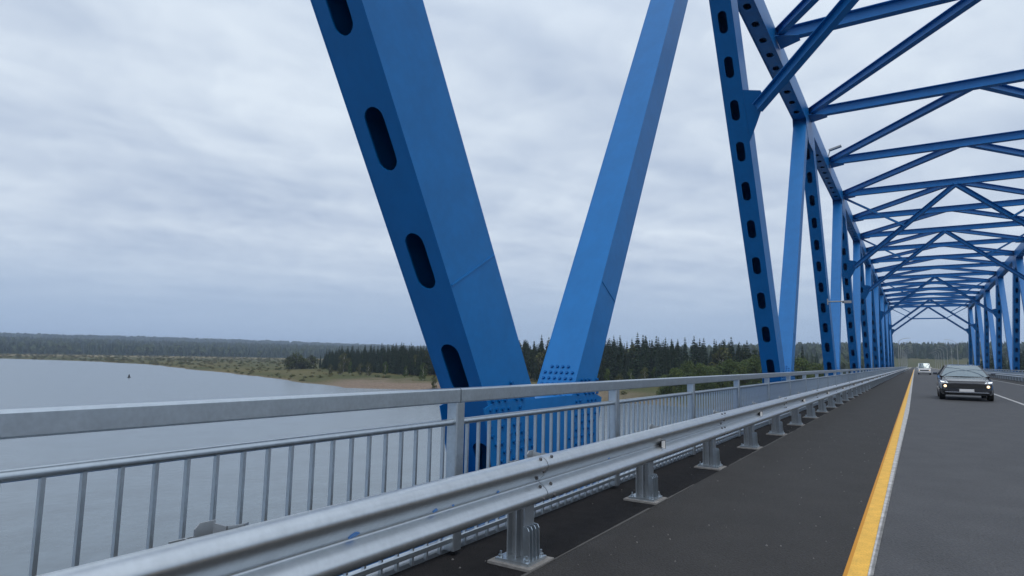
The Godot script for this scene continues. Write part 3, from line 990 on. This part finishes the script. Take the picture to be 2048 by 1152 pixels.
func make_barrier(side: int):
	var sg := 1.0 if side == 0 else -1.0      # towards the road
	var xb := -2.335 if side == 0 else 2 * ROAD_C + 2.335
	var xp := -2.48 if side == 0 else 2 * ROAD_C + 2.48
	var br := thing("crash_barrier", ["galvanised wave-profile crash barrier along the dark shoulder in the foreground", "distant galvanised crash barrier on the opposite edge of the road"][side], "crash barrier")
	var z := 11.0 if side == 0 else -54.0
	var i := 0
	while z > -330.0:
		var bm := put("beam", w_beam(xb, sg, z - 0.004, z - 4.996, 0.0), M.beam, br)
		put("splice_plate", w_beam(xb, sg, z + 0.15, z - 0.15, -0.012), M.galv_dark, bm)
		if z > -30.0:
			var bo := MB.new()
			for q in [Vector2(0.745, 0.06), Vector2(0.662, 0.05), Vector2(0.62, 0.10), Vector2(0.552, 0.05), Vector2(0.475, 0.06), Vector2(0.745, -0.1), Vector2(0.55, -0.1), Vector2(0.475, -0.1)]:
				for s in 2:
					if s == 1: continue
					var u := 0.0
					for j in W_PROF.size() - 1:
						if W_PROF[j].y >= q.x and W_PROF[j + 1].y <= q.x:
							u = lerpf(W_PROF[j].x, W_PROF[j + 1].x, (W_PROF[j].y - q.x) / (W_PROF[j].y - W_PROF[j + 1].y))
					bo.tube(Vector3(xb + sg * u, q.x, z + q.y), Vector3(xb + sg * (u + 0.014), q.x, z + q.y), 0.014, 0.011, 7)
			tag(put("splice_bolts", bo.mesh(), M.bolt_dark, bm), "", "", "", "stuff")
		z -= 5.0
		i += 1
	# posts
	var pm := MB.new()
	pm.box(Vector3(-0.006, 0.03, -0.06), Vector3(0.006, 0.70, 0.06))
	pm.box(Vector3(0.066, 0.03, -0.066), Vector3(0.076, 0.735, 0.066))
	pm.box(Vector3(-0.076, 0.03, -0.062), Vector3(-0.066, 0.70, 0.062))
	pm.box(Vector3(-0.066, 0.03, -0.005), Vector3(0.066, 0.70, 0.005))
	var post_mesh := pm.mesh()
	var bp := MB.new()
	bp.box(Vector3(-0.13, 0.012, -0.13), Vector3(0.15, 0.032, 0.13))
	var plate_mesh := bp.mesh()
	var pd := MB.new()
	pd.box(Vector3(-0.17, -0.01, -0.17), Vector3(0.19, 0.012, 0.17))
	var pad_mesh := pd.mesh()
	var rb := MB.new()
	rb.prism([Vector3(0.076, 0.032, -0.005), Vector3(0.126, 0.032, -0.005), Vector3(0.118, 0.235, -0.005), Vector3(0.105, 0.258, -0.005), Vector3(0.066, 0.262, -0.005)], Vector3(0, 0, 0.01))
	var rib_mesh := rb.mesh()
	var ab := MB.new()
	ab.tube(Vector3(0, 0.032, 0), Vector3(0, 0.05, 0), 0.018, 0.018, 6)
	ab.tube(Vector3(0, 0.05, 0), Vector3(0, 0.075, 0), 0.009, 0.009, 6)
	var anchor_mesh := ab.mesh()
	var bk := MB.new()
	bk.prism([Vector3(0.076, 0.52, -0.035), Vector3(0.076, 0.52, 0.05), Vector3(0.076, 0.77, 0.05), Vector3(0.076, 0.79, 0.03), Vector3(0.076, 0.79, -0.035)], Vector3(0.008, 0, 0))
	bk.prism([Vector3(0.076, 0.54, -0.030), Vector3(0.125, 0.54, -0.06), Vector3(0.125, 0.768, -0.06), Vector3(0.076, 0.78, -0.030)], Vector3(0.004, 0, 0.007))
	bk.prism([Vector3(0.125, 0.54, -0.06), Vector3(0.125, 0.54, -0.13), Vector3(0.125, 0.762, -0.13), Vector3(0.125, 0.768, -0.06)], Vector3(0.007, 0, 0))
	bk.prism([Vector3(0.125, 0.54, -0.13), Vector3(0.05, 0.54, -0.20), Vector3(0.05, 0.742, -0.20), Vector3(0.125, 0.762, -0.13)], Vector3(0.006, 0, -0.006))
	bk.prism([Vector3(0.05, 0.54, -0.20), Vector3(-0.02, 0.54, -0.215), Vector3(-0.02, 0.715, -0.215), Vector3(0.05, 0.742, -0.20)], Vector3(0.002, 0, -0.007))
	bk.box(Vector3(0.084, 0.54, 0.043), Vector3(0.143, 0.66, 0.05))
	var bracket_mesh := bk.mesh()
	var rf := MB.new()
	rf.prism([Vector3(0, -0.03, -0.004), Vector3(0.082, -0.05, -0.004), Vector3(0.082, 0.04, -0.004), Vector3(0, 0.03, -0.004)], Vector3(0, 0, 0.006))
	var refl_mesh := rf.mesh()
	var rp := MB.new()
	rp.prism([Vector3(0.042, -0.036, 0.0), Vector3(0.080, -0.046, 0.0), Vector3(0.080, 0.036, 0.0), Vector3(0.042, 0.030, 0.0)], Vector3(0, 0, 0.004))
	var rface := rp.mesh()
	z = 8.5 if side == 0 else -56.0
	i = 0
	while z > -328.0:
		var p := put("post", post_mesh, M.galv_dark, br, Vector3(xp, 0, z))
		if side == 1: p.rotation.y = PI
		if z > -46.0:
			put("base_plate", plate_mesh, M.galv, p)
			put("mortar_pad", pad_mesh, M.concrete, p)
			for q in [-0.07, -0.024, 0.024, 0.07]: put("rib", rib_mesh, M.galv, p, Vector3(0, 0, q))
			for q in [Vector2(-0.1, -0.1), Vector2(0.12, -0.1), Vector2(0.12, 0.1), Vector2(-0.1, 0.1)]: put("anchor_bolt", anchor_mesh, M.galv, p, Vector3(q.x, 0, q.y))
		else:
			put("base_plate", plate_mesh, M.galv, p)
		put("bracket", bracket_mesh, M.galv_dark, p)
		if fposmod(-z - 6.5 + 0.01, 5.0) < 0.1 and z < -6.0:
			var r := put("reflector", refl_mesh, M.black, br, Vector3(xb + sg * 0.006, 0.592, z))
			if side == 1: r.rotation.y = PI
			put("reflector_face", rface, M.reflect_white, r, Vector3(0.0, 0, 0.0035 if side == 0 else -0.0085))
		z -= 2.5
		i += 1
	if side == 0:
		# dabs of blue paint on the beam
		for q in [[0.598, -2.21, 0.034], [0.598, -2.82, 0.022], [0.596, -3.45, 0.014], [0.597, -2.98, 0.010], [0.597, -5.2, 0.012]]:
			var d := MB.new()
			var c := Vector3(xb + 0.0205, q[0], q[1])
			var loop := []
			rng.seed = int(-q[1] * 100)
			for s in 9:
				var a := TAU * s / 9.0
				var rr: float = q[2] * rng.randf_range(0.7, 1.2)
				loop.append(c + Vector3(sin(a) * rr * 0.45 * 0.93, sin(a) * rr * 0.45, cos(a) * rr))
			d.prism(loop, Vector3(0.0035, -0.0035, 0))
			put("paint_dab", d.mesh(), M.paint_mark, br)

# ---------------------------------------------------------------- hand railing
func make_railing(side: int):
	var xc := -2.98 if side == 0 else 2 * ROAD_C + 2.98
	var zn := 8.16 if side == 0 else -57.84
	var rl := thing("bridge_railing", ["grey galvanised pedestrian railing with thin upright bars beside the near truss", "distant grey railing with upright bars beside the far truss"][side], "railing")
	var zend := -324.0
	# handrail in 9 m lengths
	var z := zn + 6.0
	while z > zend:
		var h := MB.new()
		h.cbox_z(xc - 0.05, xc + 0.045, 1.114, 1.222, z - 9.0 + 0.006, z - 0.006, 0.010)
		put("handrail", h.mesh(), M.galv, rl)
		var m := MB.new()
		m.tube(Vector3(xc, 0.968, z - 0.05), Vector3(xc, 0.968, z - 8.95), 0.025, 0.025, 10)
		put("middle_rail", m.mesh(), M.galv, rl)
		var l := MB.new()
		l.cbox_z(xc - 0.022, xc + 0.022, 0.085, 0.125, z - 9.0, z, 0.006)
		put("bottom_rail", l.mesh(), M.galv, rl)
		var kp := MB.new()
		kp.cbox_z(xc - 0.19, xc - 0.05, -0.3, 0.035, z - 9.0, z, 0.01)
		put("edge_plate", kp.mesh(), M.galv_dark, rl)
		z -= 9.0
	var pm := MB.new()
	pm.cbox_z(-0.05, 0.05, -0.05, 0.05, 0.03, 1.114, 0.008)
	var post := pm.mesh()
	z = zn
	while z > zend:
		var p := put("post", post, M.galv, rl, Vector3(xc, 0, z))
		p.rotation.x = -PI / 2
		z -= 3.0
	var bb := MB.new()
	bb.box(Vector3(-0.013, 0.03, -0.0085), Vector3(0.013, 0.955, 0.0085))
	var bar := bb.mesh()
	var rest := MB.new()
	var count := 0
	z = zn
	while z > zend:
		for k in range(1, 20):
			var zz := z - k * 0.15
			if side == 0 and zz < 0.6 and count < 280:
				put("baluster", bar, M.galv, rl, Vector3(xc, 0, zz))
				count += 1
			else:
				rest.box(Vector3(xc - 0.014, 0.03, zz - 0.009), Vector3(xc + 0.014, 0.955, zz + 0.009))
		z -= 3.0
	tag(put("far_balusters", rest.mesh(), M.galv, rl), "", "", "", "stuff")

# ---------------------------------------------------------------- vehicles
func section(z: float, hw: float, y0: float, yb: float, yt: float, top_in: float) -> Array:
	# closed outline of a car body at station z: sill, side, shoulder, top
	return [Vector3(-hw * 0.9, y0, z), Vector3(hw * 0.9, y0, z), Vector3(hw * 0.985, y0 + 0.1, z), Vector3(hw, yb - 0.16, z), Vector3(hw * 0.985, yb - 0.03, z), Vector3(hw * top_in, yt - 0.012, z), Vector3(hw * top_in * 0.6, yt, z), Vector3(-hw * top_in * 0.6, yt, z), Vector3(-hw * top_in, yt - 0.012, z), Vector3(-hw * 0.985, yb - 0.03, z), Vector3(-hw, yb - 0.16, z), Vector3(-hw * 0.985, y0 + 0.1, z)]

func make_vehicle(called: String, label: String, cat: String, at: Vector3, p: Dictionary):
	var car := thing(called, label, cat, at)
	var W: float = p.w / 2.0
	var H: float = p.h
	var hood: float = p.hood
	var paint: Material = p.paint
	var gm: Material = p.glass
	# local +z is the front; front bumper at z = 0
	var b := MB.new()
	var st := [section(-0.02, W * 0.80, 0.34, 0.60, hood - 0.26, 0.84), section(-0.10, W * 0.91, 0.26, 0.64, hood - 0.18, 0.86), section(-0.36, W * 0.98, 0.22, 0.72, hood - 0.12, 0.84), section(-0.95, W, 0.2, hood - 0.10, hood - 0.03, 0.84), section(-1.35, W, 0.2, hood - 0.05, hood + 0.04, 0.90), section(-2.4, W, 0.2, hood, hood + 0.06, 0.94), section(-3.8, W, 0.22, hood + 0.02, hood + 0.08, 0.92), section(-4.35, W * 0.95, 0.3, hood, hood + 0.04, 0.88), section(-4.55, W * 0.86, 0.42, hood - 0.1, hood - 0.04, 0.84)]
	for i in st.size() - 1:
		b.loft(st[i], st[i + 1], i == 0 or i == st.size() - 2)
	var body := put("body", b.mesh(), paint, car)
	# bonnet panel, slightly proud
	var hd := MB.new()
	var a0 := [Vector3(-W * 0.66, hood - 0.160, -0.14), Vector3(W * 0.66, hood - 0.160, -0.14)]
	var a1 := [Vector3(-W * 0.74, hood - 0.082, -0.5), Vector3(W * 0.74, hood - 0.082, -0.5)]
	var a2 := [Vector3(-W * 0.80, hood + 0.044, -1.28), Vector3(W * 0.80, hood + 0.044, -1.28)]
	for s in [[a0, a1], [a1, a2]]:
		hd.quad(s[0][0], s[0][1], s[1][1], s[1][0], Vector3.UP)
		hd.quad(s[0][0] - Vector3(0, 0.03, 0), s[0][1] - Vector3(0, 0.03, 0), s[1][1] - Vector3(0, 0.03, 0), s[1][0] - Vector3(0, 0.03, 0), Vector3.DOWN)
		for e in [0, 1]:
			hd.quad(s[0][e], s[1][e], s[1][e] - Vector3(0, 0.03, 0), s[0][e] - Vector3(0, 0.03, 0), Vector3(1 if e else -1, 0, 0))
	put("bonnet", hd.mesh(), paint, car)
	# cabin: pillars and roof in paint, glass between
	var z0: float = p.ws0   # windscreen foot
	var z1: float = p.ws1   # windscreen head
	var z2: float = p.rw1
	var z3: float = p.rw0
	var yb := hood + 0.05
	var tw: float = p.roof_w / 2.0
	var bw := W * 0.92
	var rf := MB.new()
	var r0 := [Vector3(-tw, H - 0.08, z1 + 0.0), Vector3(-tw * 0.72, H - 0.035, z1 + 0.09), Vector3(tw * 0.72, H - 0.035, z1 + 0.09), Vector3(tw, H - 0.08, z1 + 0.0)]
	var r1 := [Vector3(-tw, H - 0.05, z1 - 0.5), Vector3(-tw * 0.76, H, z1 - 0.5), Vector3(tw * 0.76, H, z1 - 0.5), Vector3(tw, H - 0.05, z1 - 0.5)]
	var r2 := [Vector3(-tw, H - 0.1, z2), Vector3(-tw * 0.76, H - 0.04, z2), Vector3(tw * 0.76, H - 0.04, z2), Vector3(tw, H - 0.1, z2)]
	rf.loft(r0, r1); rf.loft(r1, r2)
	put("roof", rf.mesh(), p.get("roof_paint", paint), car)
	for s in [-1.0, 1.0]:
		for e in [[z0, z1, 0.05, 0.08], [(z1 + z2) / 2 - 0.1, (z1 + z2) / 2 - 0.1, 0.06, 0.08], [z3, z2, 0.08, 0.13]]:
			var pl := MB.new()
			pl.beam(Vector3(s * bw, yb - 0.04, e[0]), Vector3(s * tw * 0.99, H - e[2], e[1]), e[3], 0.06)
			put("pillar", pl.mesh(), p.get("pillar", paint), car)
	var ws := MB.new()
	var grid := []
	for iv in 7:
		var row := []
		var v := iv / 6.0
		for iu in 13:
			var u := iu / 6.0 - 1.0
			var hw := lerpf(bw, tw * 0.98, v)
			row.append(Vector3(u * hw, lerpf(yb - 0.02, H - 0.04, v) + 0.045 * sin(v * PI) * (1.0 - 0.5 * u * u), lerpf(z0, z1, v) + 0.17 * (1.0 - u * u)))
		grid.append(row)
	var gn_ := []
	for iv in 7:
		var row := []
		for iu in 13:
			var du: Vector3 = grid[iv][mini(iu + 1, 12)] - grid[iv][maxi(iu - 1, 0)]
			var dv: Vector3 = grid[mini(iv + 1, 6)][iu] - grid[maxi(iv - 1, 0)][iu]
			row.append(du.cross(dv).normalized())
		gn_.append(row)
	for iv in 6:
		for iu in 12:
			ws.tri_n(grid[iv][iu], grid[iv][iu + 1], grid[iv + 1][iu + 1], gn_[iv][iu], gn_[iv][iu + 1], gn_[iv + 1][iu + 1])
			ws.tri_n(grid[iv][iu], grid[iv + 1][iu + 1], grid[iv + 1][iu], gn_[iv][iu], gn_[iv + 1][iu + 1], gn_[iv + 1][iu])
	put("windscreen", ws.mesh(), gm, car)
	for s in [-1.0, 1.0]:
		var sw := MB.new()
		sw.prism([Vector3(s * bw, yb - 0.02, z0 - 0.05), Vector3(s * bw, yb - 0.02, z3), Vector3(s * tw * 0.985, H - 0.09, z2), Vector3(s * tw * 0.985, H - 0.06, z1 - 0.02)], Vector3(-s * 0.006, 0, 0))
		put("side_window", sw.mesh(), gm, car)
	var rw := MB.new()
	rw.prism([Vector3(-bw, yb - 0.02, z3), Vector3(bw, yb - 0.02, z3), Vector3(tw * 0.98, H - 0.07, z2), Vector3(-tw * 0.98, H - 0.07, z2)], Vector3(0, 0, 0.006))
	put("rear_window", rw.mesh(), gm, car)
	# dark seats and dashboard inside
	var inn := MB.new()
	inn.box(Vector3(-bw * 0.9, yb - 0.3, z0 - 0.55), Vector3(bw * 0.9, yb + 0.0, z0 - 0.06))
	for s in [-0.42, 0.42]:
		inn.box(Vector3(s * W * 1.0 - 0.24, yb - 0.4, z1 - 0.75), Vector3(s * W * 1.0 + 0.24, yb + 0.18, z1 - 0.5))
		inn.box(Vector3(s * W * 1.0 - 0.13, yb + 0.18, z1 - 0.72), Vector3(s * W * 1.0 + 0.13, yb + 0.36, z1 - 0.6))
	put("seats", inn.mesh(), M.black, car)
	# front: grille, lower intake, bumper lip, plate
	var gr := MB.new()
	gr.prism([Vector3(-W * 0.62, hood - 0.46, 0.004), Vector3(W * 0.62, hood - 0.46, 0.004), Vector3(W * 0.66, hood - 0.29, -0.006), Vector3(-W * 0.66, hood - 0.29, -0.006)], Vector3(0, 0, -0.05))
	gr.prism([Vector3(-W * 0.72, 0.24, -0.03), Vector3(W * 0.72, 0.24, -0.03), Vector3(W * 0.70, 0.335, 0.0), Vector3(-W * 0.70, 0.335, 0.0)], Vector3(0, 0, -0.07))
	put("grille", gr.mesh(), M.black, car)
	var lp := MB.new()
	lp.box(Vector3(-W * 0.80, 0.345, -0.09), Vector3(W * 0.80, 0.37, 0.012))
	put("bumper_trim", lp.mesh(), p.trim, car)
	var pt := MB.new()
	pt.box(Vector3(-0.26, 0.385, 0.006), Vector3(0.26, 0.497, 0.02))
	put("licence_plate", pt.mesh(), M.reflect_white, car)
	for s in [-1.0, 1.0]:
		var dr := MB.new()
		dr.prism([Vector3(s * W * 0.66, hood - 0.255, -0.03), Vector3(s * W * 0.93, hood - 0.225, -0.15), Vector3(s * W * 0.96, hood - 0.165, -0.27), Vector3(s * W * 0.72, hood - 0.195, -0.08)], Vector3(0, 0, 0.02))
		put("daytime_light", dr.mesh(), p.drl, car)
		var hl := MB.new()
		hl.prism([Vector3(s * W * 0.68, hood - 0.46, 0.0), Vector3(s * W * 0.89, hood - 0.45, -0.085), Vector3(s * W * 0.91, hood - 0.30, -0.10), Vector3(s * W * 0.68, hood - 0.30, -0.005)], Vector3(0, 0, 0.02))
		var ho := put("headlight", hl.mesh(), M.black, car)
		var hb := MB.new()
		hb.tube(Vector3(s * W * 0.78, hood - 0.385, -0.04), Vector3(s * W * 0.78, hood - 0.385, 0.0), 0.062, 0.055, 10)
		put("lamp", hb.mesh(), p.lamp, ho)
		var mi := MB.new()
		mi.loft([Vector3(s * (W + 0.02), yb + 0.02, z0 - 0.32), Vector3(s * (W + 0.02), yb + 0.15, z0 - 0.32), Vector3(s * (W + 0.02), yb + 0.14, z0 - 0.16), Vector3(s * (W + 0.02), yb + 0.03, z0 - 0.16)], [Vector3(s * (W + 0.19), yb + 0.03, z0 - 0.30), Vector3(s * (W + 0.19), yb + 0.14, z0 - 0.30), Vector3(s * (W + 0.17), yb + 0.13, z0 - 0.2), Vector3(s * (W + 0.17), yb + 0.05, z0 - 0.2)])
		mi.box(Vector3(minf(s * W * 0.93, s * (W + 0.03)), yb + 0.02, z0 - 0.27), Vector3(maxf(s * W * 0.93, s * (W + 0.03)), yb + 0.06, z0 - 0.22))
		put("mirror", mi.mesh(), paint if cat == "car" else M.black, car)
	# wheels
	var ty := MB.new()
	ty.tube(Vector3(-0.11, 0, 0), Vector3(0.11, 0, 0), p.wr, p.wr, 24)
	var tym := ty.mesh()
	var rm := MB.new()
	rm.tube(Vector3(-0.118, 0, 0), Vector3(0.118, 0, 0), p.wr * 0.62, p.wr * 0.62, 16)
	var rmm := rm.mesh()
	for z in [-0.88, -3.62]:
		for s in [-1.0, 1.0]:
			var wn := Node3D.new()
			wn.name = "wheel"
			car.add_child(wn, true)
			wn.position = Vector3(s * (W - 0.11), p.wr, z)
			put("tyre", tym, M.tyre, wn)
			put("rim", rmm, p.trim, wn)
	return car

func make_vehicles():
	var dark_paint := mat(lin(0.040, 0.042, 0.050), 0.22, 0.6)
	dark_paint.clearcoat_enabled = true
	dark_paint.clearcoat = 1.0
	dark_paint.clearcoat_roughness = 0.05
	var white_paint := mat(lin(0.72, 0.73, 0.74), 0.3)
	white_paint.clearcoat_enabled = true
	white_paint.clearcoat_roughness = 0.08
	var glass := mat(Color(0.55, 0.60, 0.62, 0.72), 0.02, 0.62, 0.9)
	glass.transparency = BaseMaterial3D.TRANSPARENCY_ALPHA
	var lamp := mat(lin(0.9, 0.85, 0.75), 0.2)
	lamp.emission_enabled = true
	lamp.emission = Color(1.0, 0.86, 0.66)
	lamp.emission_energy_multiplier = 1.6
	var drl := mat(lin(0.8, 0.82, 0.85), 0.2)
	drl.emission_enabled = true
	drl.emission = Color(0.9, 0.95, 1.0)
	drl.emission_energy_multiplier = 0.55
	var chrome := mat(lin(0.6, 0.6, 0.62), 0.25, 0.9)
	make_vehicle("oncoming_car", "dark grey car with lit headlights following in the lane", "car", Vector3(1.84, 0.006, -33.6), {"w": 1.94, "h": 1.56, "hood": 1.0, "paint": dark_paint, "glass": glass, "ws0": -1.22, "ws1": -2.0, "rw1": -3.55, "rw0": -4.25, "roof_w": 1.22, "trim": chrome, "lamp": lamp, "drl": drl, "wr": 0.345})
	make_vehicle("white_van", "small white boxy vehicle far behind the dark car on the bridge", "car", Vector3(1.35, 0.006, -131.0), {"w": 1.92, "h": 1.98, "hood": 1.12, "paint": white_paint, "roof_paint": white_paint, "glass": glass, "ws0": -1.05, "ws1": -1.5, "rw1": -4.1, "rw0": -4.4, "roof_w": 1.58, "trim": M.galv_dark, "lamp": lamp, "drl": white_paint, "wr": 0.38})

# ---------------------------------------------------------------- small things
func make_small():
	# street lamps along the approach road
	var n := 0
	for k in 8:
		for side in 2:
			var sg := 1.0 if side == 0 else -1.0
			var x := ROAD_C - sg * 7.6
			var z := -(222.0 + 36.0 * k + 14.0 * side)
			var o := thing("street_lamp", "%s curved-arm street lamp past the bridge on the %s side" % [["first", "second", "third", "fourth", "fifth", "sixth", "seventh", "eighth"][k], ["railing", "opposite"][side]], "street lamp", Vector3(x, -0.1, z), 0.0, "street lamps on the approach road")
			var p := MB.new()
			p.tube(Vector3(0, 0, 0), Vector3(0, 8.2, 0), 0.11, 0.075, 8)
			put("pole", p.mesh(), M.lamp_grey, o)
			var a := MB.new()
			var last := Vector3(0, 8.2, 0)
			for i in range(1, 9):
				var t := i / 8.0
				var q := Vector3(sg * 2.6 * (1.0 - cos(t * PI / 2)), 8.2 + 1.7 * sin(t * PI / 2), 0)
				a.tube(last, q, 0.06, 0.055, 6)
				last = q
			put("arm", a.mesh(), M.lamp_grey, o)
			var h := MB.new()
			h.loft([last + Vector3(0, -0.06, -0.12), last + Vector3(0, 0.05, -0.1), last + Vector3(0, 0.05, 0.1), last + Vector3(0, -0.06, 0.12)], [last + Vector3(sg * 0.75, -0.02, -0.1), last + Vector3(sg * 0.75, 0.05, -0.07), last + Vector3(sg * 0.75, 0.05, 0.07), last + Vector3(sg * 0.75, -0.02, 0.1)])
			put("lamp_head", h.mesh(), M.lamp_grey, o)
			n += 1
	# small floodlight on an arm, on the third pair of braces
	var fl := thing("bridge_floodlight", "small grey floodlight on a short arm fixed to the third pair of blue braces", "floodlight", Vector3(-4.86, 5.75, -47.6))
	var b := MB.new()
	b.tube(Vector3(0, 0, 0), Vector3(0.9, 0.05, -0.6), 0.05, 0.05, 6)
	b.box(Vector3(-0.03, -0.2, -0.1), Vector3(0.03, 0.2, 0.1))
	put("arm", b.mesh(), M.lamp_grey, fl)
	var h := MB.new()
	h.obox(Transform3D(Basis(Vector3.UP, 0.5), Vector3(1.1, 0.02, -0.75)), Vector3(0.5, 0.16, 0.3))
	put("lamp_head", h.mesh(), M.lamp_grey, fl)
	var f2 := thing("bridge_floodlight", "small flat lamp standing up from the top chord above the road", "floodlight", Vector3(-5.0, 17.34, -52.6))
	var c := MB.new()
	c.tube(Vector3(0, 0, 0), Vector3(0.2, 0.75, 0), 0.04, 0.04, 6)
	put("arm", c.mesh(), M.lamp_grey, f2)
	var d := MB.new()
	d.obox(Transform3D(Basis(Vector3(0, 0, 1), 0.25), Vector3(0.55, 0.8, 0)), Vector3(0.9, 0.12, 0.35))
	put("lamp_head", d.mesh(), M.lamp_grey, f2)
	# buoy on the river
	var bu := thing("river_buoy", "small dark buoy floating alone on the open river", "buoy", Vector3(-312.7, WATER, -150.8))
	var q := MB.new()
	q.tube(Vector3(0, -0.5, 0), Vector3(0, 0.25, 0), 0.75, 0.75, 12)
	put("float", q.mesh(), M.black, bu)
	var r := MB.new()
	r.tube(Vector3(0, 0.25, 0), Vector3(0, 1.5, 0), 0.42, 0.2, 8)
	put("topmark", r.mesh(), M.black, bu)

# ---------------------------------------------------------------- scene
func _ready():
	var cam := Camera3D.new()
	cam.name = "camera"
	cam.keep_aspect = Camera3D.KEEP_HEIGHT
	cam.fov = rad_to_deg(2.0 * atan(576.0 / 1240.0))
	cam.near = 0.05
	cam.far = 14000.0
	cam.transform = Transform3D(Basis(Vector3(0.84017387, 0.01907539, -0.54198155), Vector3(0.04511335, 0.99345903, 0.10489965), Vector3(0.54043746, -0.11258455, 0.83381776)).orthonormalized(), Vector3(0, EYE, 0))
	add_child(cam)
	cam.current = true
	var we := WorldEnvironment.new()
	we.name = "world_environment"
	var env := Environment.new()
	env.background_mode = Environment.BG_SKY
	env.sky = make_sky()
	env.background_energy_multiplier = 1.0
	env.tonemap_mode = Environment.TONE_MAPPER_LINEAR
	env.tonemap_exposure = 1.0
	env.sdfgi_enabled = true
	env.ssao_enabled = true
	env.ssil_enabled = true
	env.fog_enabled = true
	env.fog_density = 0.00016
	env.fog_light_color = Color(0.80, 0.88, 1.0)
	we.environment = env
	add_child(we)
	var sun := DirectionalLight3D.new()
	sun.name = "sun"
	sun.light_energy = 0.48
	sun.light_angular_distance = 40.0
	sun.light_color = Color(1.0, 0.97, 0.93)
	sun.shadow_enabled = true
	add_child(sun)
	sun.look_at_from_position(Vector3(20, 60, 28), Vector3.ZERO, Vector3.UP)

	sn = noise(101, 0.02, 3)
	gn = noise(102, 0.01, 4)
	make_materials()
	print("materials")
	var wp := PlaneMesh.new()
	wp.size = Vector2(16000, 16000)
	structure("water", wp, M.water, Vector3(0, WATER, 0))
	make_land()
	print("land")
	make_road()
	make_bridge()
	print("bridge")
	for s in 2:
		make_railing(s)
		make_barrier(s)
	make_vehicles()
	make_small()
	print("objects")
	make_vegetation()
	print("done")
